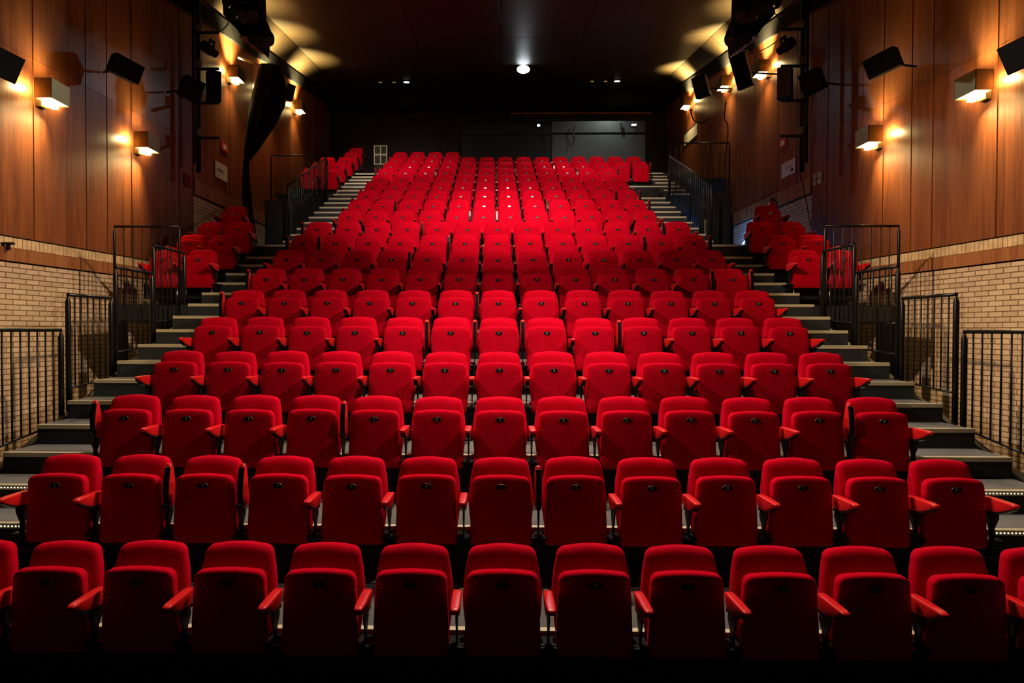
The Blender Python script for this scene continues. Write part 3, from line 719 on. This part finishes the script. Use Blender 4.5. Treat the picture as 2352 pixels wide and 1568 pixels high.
B('black').tube([(0, .1, .1), (0, .1, ceil_z(20.4)-c.z)], .02).build('stem', t)
spot('ceiling_spot_beam', (c.x, c.y-.1, c.z), (.4, 14.5, 4.4), 900, 84, 1, .12, (.85, .93, 1))

# ------------------------------------------------------------------ control booth and far wall bits
t = thing('control_booth', (1.84, 20.9, PZ(19)), 'charcoal boxed control booth behind the last row, right of centre', 'booth')
zb = 8.72-PZ(19)
B('booth').box(-.05, 2.86, 0, .06, 0, zb-.42, .01).build('lower_panel', t)
B('boothshaded').box(-2.86, -.07, 0, .06, 0, zb-.42, .01).build('shaded_panel', t)  # left half of the front, shade painted in by the darker colour
B('booth').box(-.05, 2.86, 0, .06, zb-.36, zb, .01).build('upper_panel', t)
B('blackmatt').box(-2.84, 2.84, .05, 2.2, 0, zb-.02).build('body', t)
B('boothshaded').box(-2.86, -.06, -.01, .05, zb-.40, zb-.12).build('shutter', t)  # painted in the same shaded tone
def smalllamp(px, py, lab, key, r, e=0):
    c = at(px, py, 20.85); o = thing('work_lamp', c, lab, 'lamp', 'small lamps on the booth')
    ci = lambda r_, y_: [(r_*math.cos(a), y_, r_*.7*math.sin(a)) for a in [2*math.pi*q/12 for q in range(12)]]
    B('black').loft([ci(r*1.3, 0), ci(r*1.4, .02), ci(r, .1)]).build('housing', o); B(key).loft([ci(r, -.004), ci(r*.9, -.012)]).build('lens', o)
    B('black').tube([(0, .06, 0), (0, .06, -.22)], .01).build('stand', o)
    return o
smalllamp(1237, 288, 'tiny glaring white lamp at the dark left end of the booth', 'lampface', .05)
o = thing('work_lamp', at(1456, 287, 20.80), 'flat white work lamp clipped to the right end of the booth top', 'lamp', 'small lamps on the booth')
B('downlight').box(-.07, .07, -.04, .04, -.015, .02, .004).build('lens', o); B('black').box(-.08, .08, .04, .08, -.03, .03).build('housing', o)
l = bpy.data.lights.new('booth_lamp_light', 'SPOT'); l.energy = 110; l.spot_size = math.radians(150); l.spot_blend = 1; l.color = (.85, .95, .9); l.shadow_soft_size = .05
lo = bpy.data.objects.new('booth_lamp_light', l); COL.objects.link(lo); lo.location = (3.6, 20.35, 9.2); lo.rotation_euler = (Vector((3.2, 20.9, 8))-Vector((3.6, 20.35, 9.2))).to_track_quat('-Z', 'Y').to_euler()
tag(B('black').box(-.03, .03, -.03, .03, -.08, .10, .005).build('clamp', None, at(1427, 290, 20.80)), 'small black clamp on the booth top edge', 'clamp')
rope('cable', [(1322, 288, 20.82), (1316, 302, 20.82), (1320, 318, 20.82), (1313, 334, 20.82)], .018, 'black', 'black looped cable hanging down the booth front')
rope('cable', [(1262, 300, 20.82), (1270, 312, 20.82), (1272, 335, 20.82)], .012, 'grey', 'grey cable hanging at the dark middle of the booth')
# pale framed window grid standing at the head of the left stair
c0, c1 = at(859, 378, 21.5), at(889, 334, 21.5)
t = thing('window_grid', (c0.x, 21.5, PZ(19)), 'pale-framed four-pane glazed panel at the top of the left stair', 'window panel')
W_ = c1.x-c0.x; zz0, zz1 = c0.z-PZ(19), c1.z-PZ(19); zm = (zz0+zz1)/2
fr = B('frame')
for a in (0, W_/2-.012, W_-.025): fr.box(a, a+.03, -.02, .02, zz0, zz1)
for a in (zz0, zm-.02, zm+.012, zz1-.03): fr.box(0, W_, -.022, .018, a, a+.025)
fr.build('frame', t)
B('glass').box(.01, W_-.01, 0, .01, zz0+.01, zz1-.01).build('pane', t)
B('black').box(0, W_, -.03, .03, 0, zz0-.002).build('base', t)
tag(B('cream').box(-.14, .14, -.1, .1, 0, .3, .01).build('storage_box', None, (4.72, 21.3, PZ(19))), 'small beige box at the head of the right stair', 'box')

# ------------------------------------------------------------------ notices and switches on side walls
def plaque(side, px, py, w_, h_, key, name, label, cat, parts=()):
    W = WL if side < 0 else WR
    y = px_y(side, (px-1134)/1529); p = at(px, py, y); x = wall_x(side, y)-side*.024
    k = (wall_x(side, y+.1)-wall_x(side, y-.1))/.2
    t = thing(name, (x, y, p.z), label, cat); t.rotation_euler = (0, 0, -math.atan(k))
    a, b = sorted((0, -side*.012)); B(key).box(a, b, -w_/2, w_/2, -h_/2, h_/2).build('sheet', t)
    for (y0, y1, z0, z1, kk, nn) in parts:
        a, b = sorted((-side*.0125, -side*.016)); B(kk).box(a, b, y0, y1, z0, z1).build(nn, t)
    return t
plaque(1, 1805, 386, .62, .30, 'white', 'notice', 'white printed notice on the dark right wall beside the boom', 'notice', [(-.2, .1, .02, .025, 'grey', 'printed_line'), (-.22, -.12, -.1, -.05, 'grey', 'printed_line')])
plaque(-1, 502, 394, .62, .34, 'white', 'notice', 'white printed notice on the dark left wall beside the boom', 'notice', [(-.2, .1, .02, .03, 'grey', 'printed_line')])
plaque(1, 1792, 328, .36, .19, 'sign', 'warning_sign', 'small red safety sign above the white notice, right wall', 'sign', [(-.08, .08, -.05, .05, 'white', 'symbol')])
plaque(-1, 510, 338, .36, .20, 'sign', 'warning_sign', 'small red safety sign above the white notice, left wall', 'sign', [(-.08, .08, -.05, .05, 'white', 'symbol')])
plaque(1, 1870, 411, .30, .22, 'cream', 'switch_plate', 'cream switch plate on the right timber wall beside the boom', 'switch', [(-.13, .13, -.008, .008, 'black', 'dividing_line'), (-.008, .008, -.1, .1, 'black', 'dividing_line')])
plaque(-1, 423, 414, .24, .24, 'blackgloss', 'wall_socket', 'black wall box on the left timber wall', 'socket')
plaque(1, 1582, 310, 1.3, .36, 'white', 'notice', 'white framed notice under the farthest right lamp', 'notice', [(-.66, .66, .18, .2, 'black', 'frame_edge'), (-.66, .66, -.2, -.18, 'black', 'frame_edge')])

# extinguisher with hook
c = at(1773, 488, 13.15)
t = thing('fire_extinguisher', c, 'red fire extinguisher hung on the right wall behind the box seats', 'fire extinguisher')
cyl = lambda prof: [[(r_*math.cos(a), r_*math.sin(a), z_) for a in [2*math.pi*q/14 for q in range(14)]] for r_, z_ in prof]
B('extred').loft(cyl([(.06, -.22), (.075, -.2), (.075, .13), (.06, .19), (.025, .22)])).build('cylinder', t)
B('white').loft(cyl([(.0765, -.12), (.0765, .0)]), cap=False).build('label_band', t)
B('black').box(-.03, .03, -.02, .02, .22, .27).box(-.02, .09, -.012, .012, .27, .285).build('valve', t)
B('black').tube([(.03, 0, .25), (.1, 0, .2), (.11, 0, 0), (.09, 0, -.12)], .011).build('hose', t)
# electrical cabinet left, posts right, blue lamp
t = thing('electrical_cabinet', (-4.75, 13.75, 3.745), 'tall dark grey cabinet at the left end of the cross aisle', 'cabinet')
B('grey').box(0, .5, 0, .3, 0, 1.14, .008).build('body', t); B('grey').box(.015, .485, -.012, -.001, .02, 1.12, .004).build('door', t)
B('chrome').box(.06, .09, -.03, -.012, .68, .70).build('handle', t)
t = thing('electrical_cabinet', (4.35, 13.9, 3.745), 'tall dark cabinet at the right end of the cross aisle', 'cabinet')
B('grey').box(0, .55, 0, .3, 0, 1.3, .008).build('body', t); B('grey').box(.015, .535, -.012, -.001, .02, 1.28, .004).build('door', t)
B('frame').box(0, .04, -.05, -.012, 0, .75).build('edge_trim', t)
pa, pb = at(1699, 572, 16.0), at(1710, 554, 15.5)
tag(B('bluetube').tube([pa, pb], .012).build('blue_light_tube'), 'thin bluish light tube on the floor by the right wall', 'light')
l = bpy.data.lights.new('blue_tube_light', 'POINT'); l.energy = 34; l.color = (.07, .28, 1); l.shadow_soft_size = .05
lo = bpy.data.objects.new('blue_tube_light', l); COL.objects.link(lo); lo.location = (5.72, 15.9, 4.15)
# small dark clip on brick at left edge
t = thing('wall_bracket', at(6, 560, 8.5), 'small black bracket with cable at the left edge on the brick', 'bracket')
B('black').box(-.12, .14, -.03, .03, -.01, .02).box(-.1, -.07, -.02, .02, -.08, 0).box(.06, .09, -.02, .02, -.08, 0).build('clip', t)
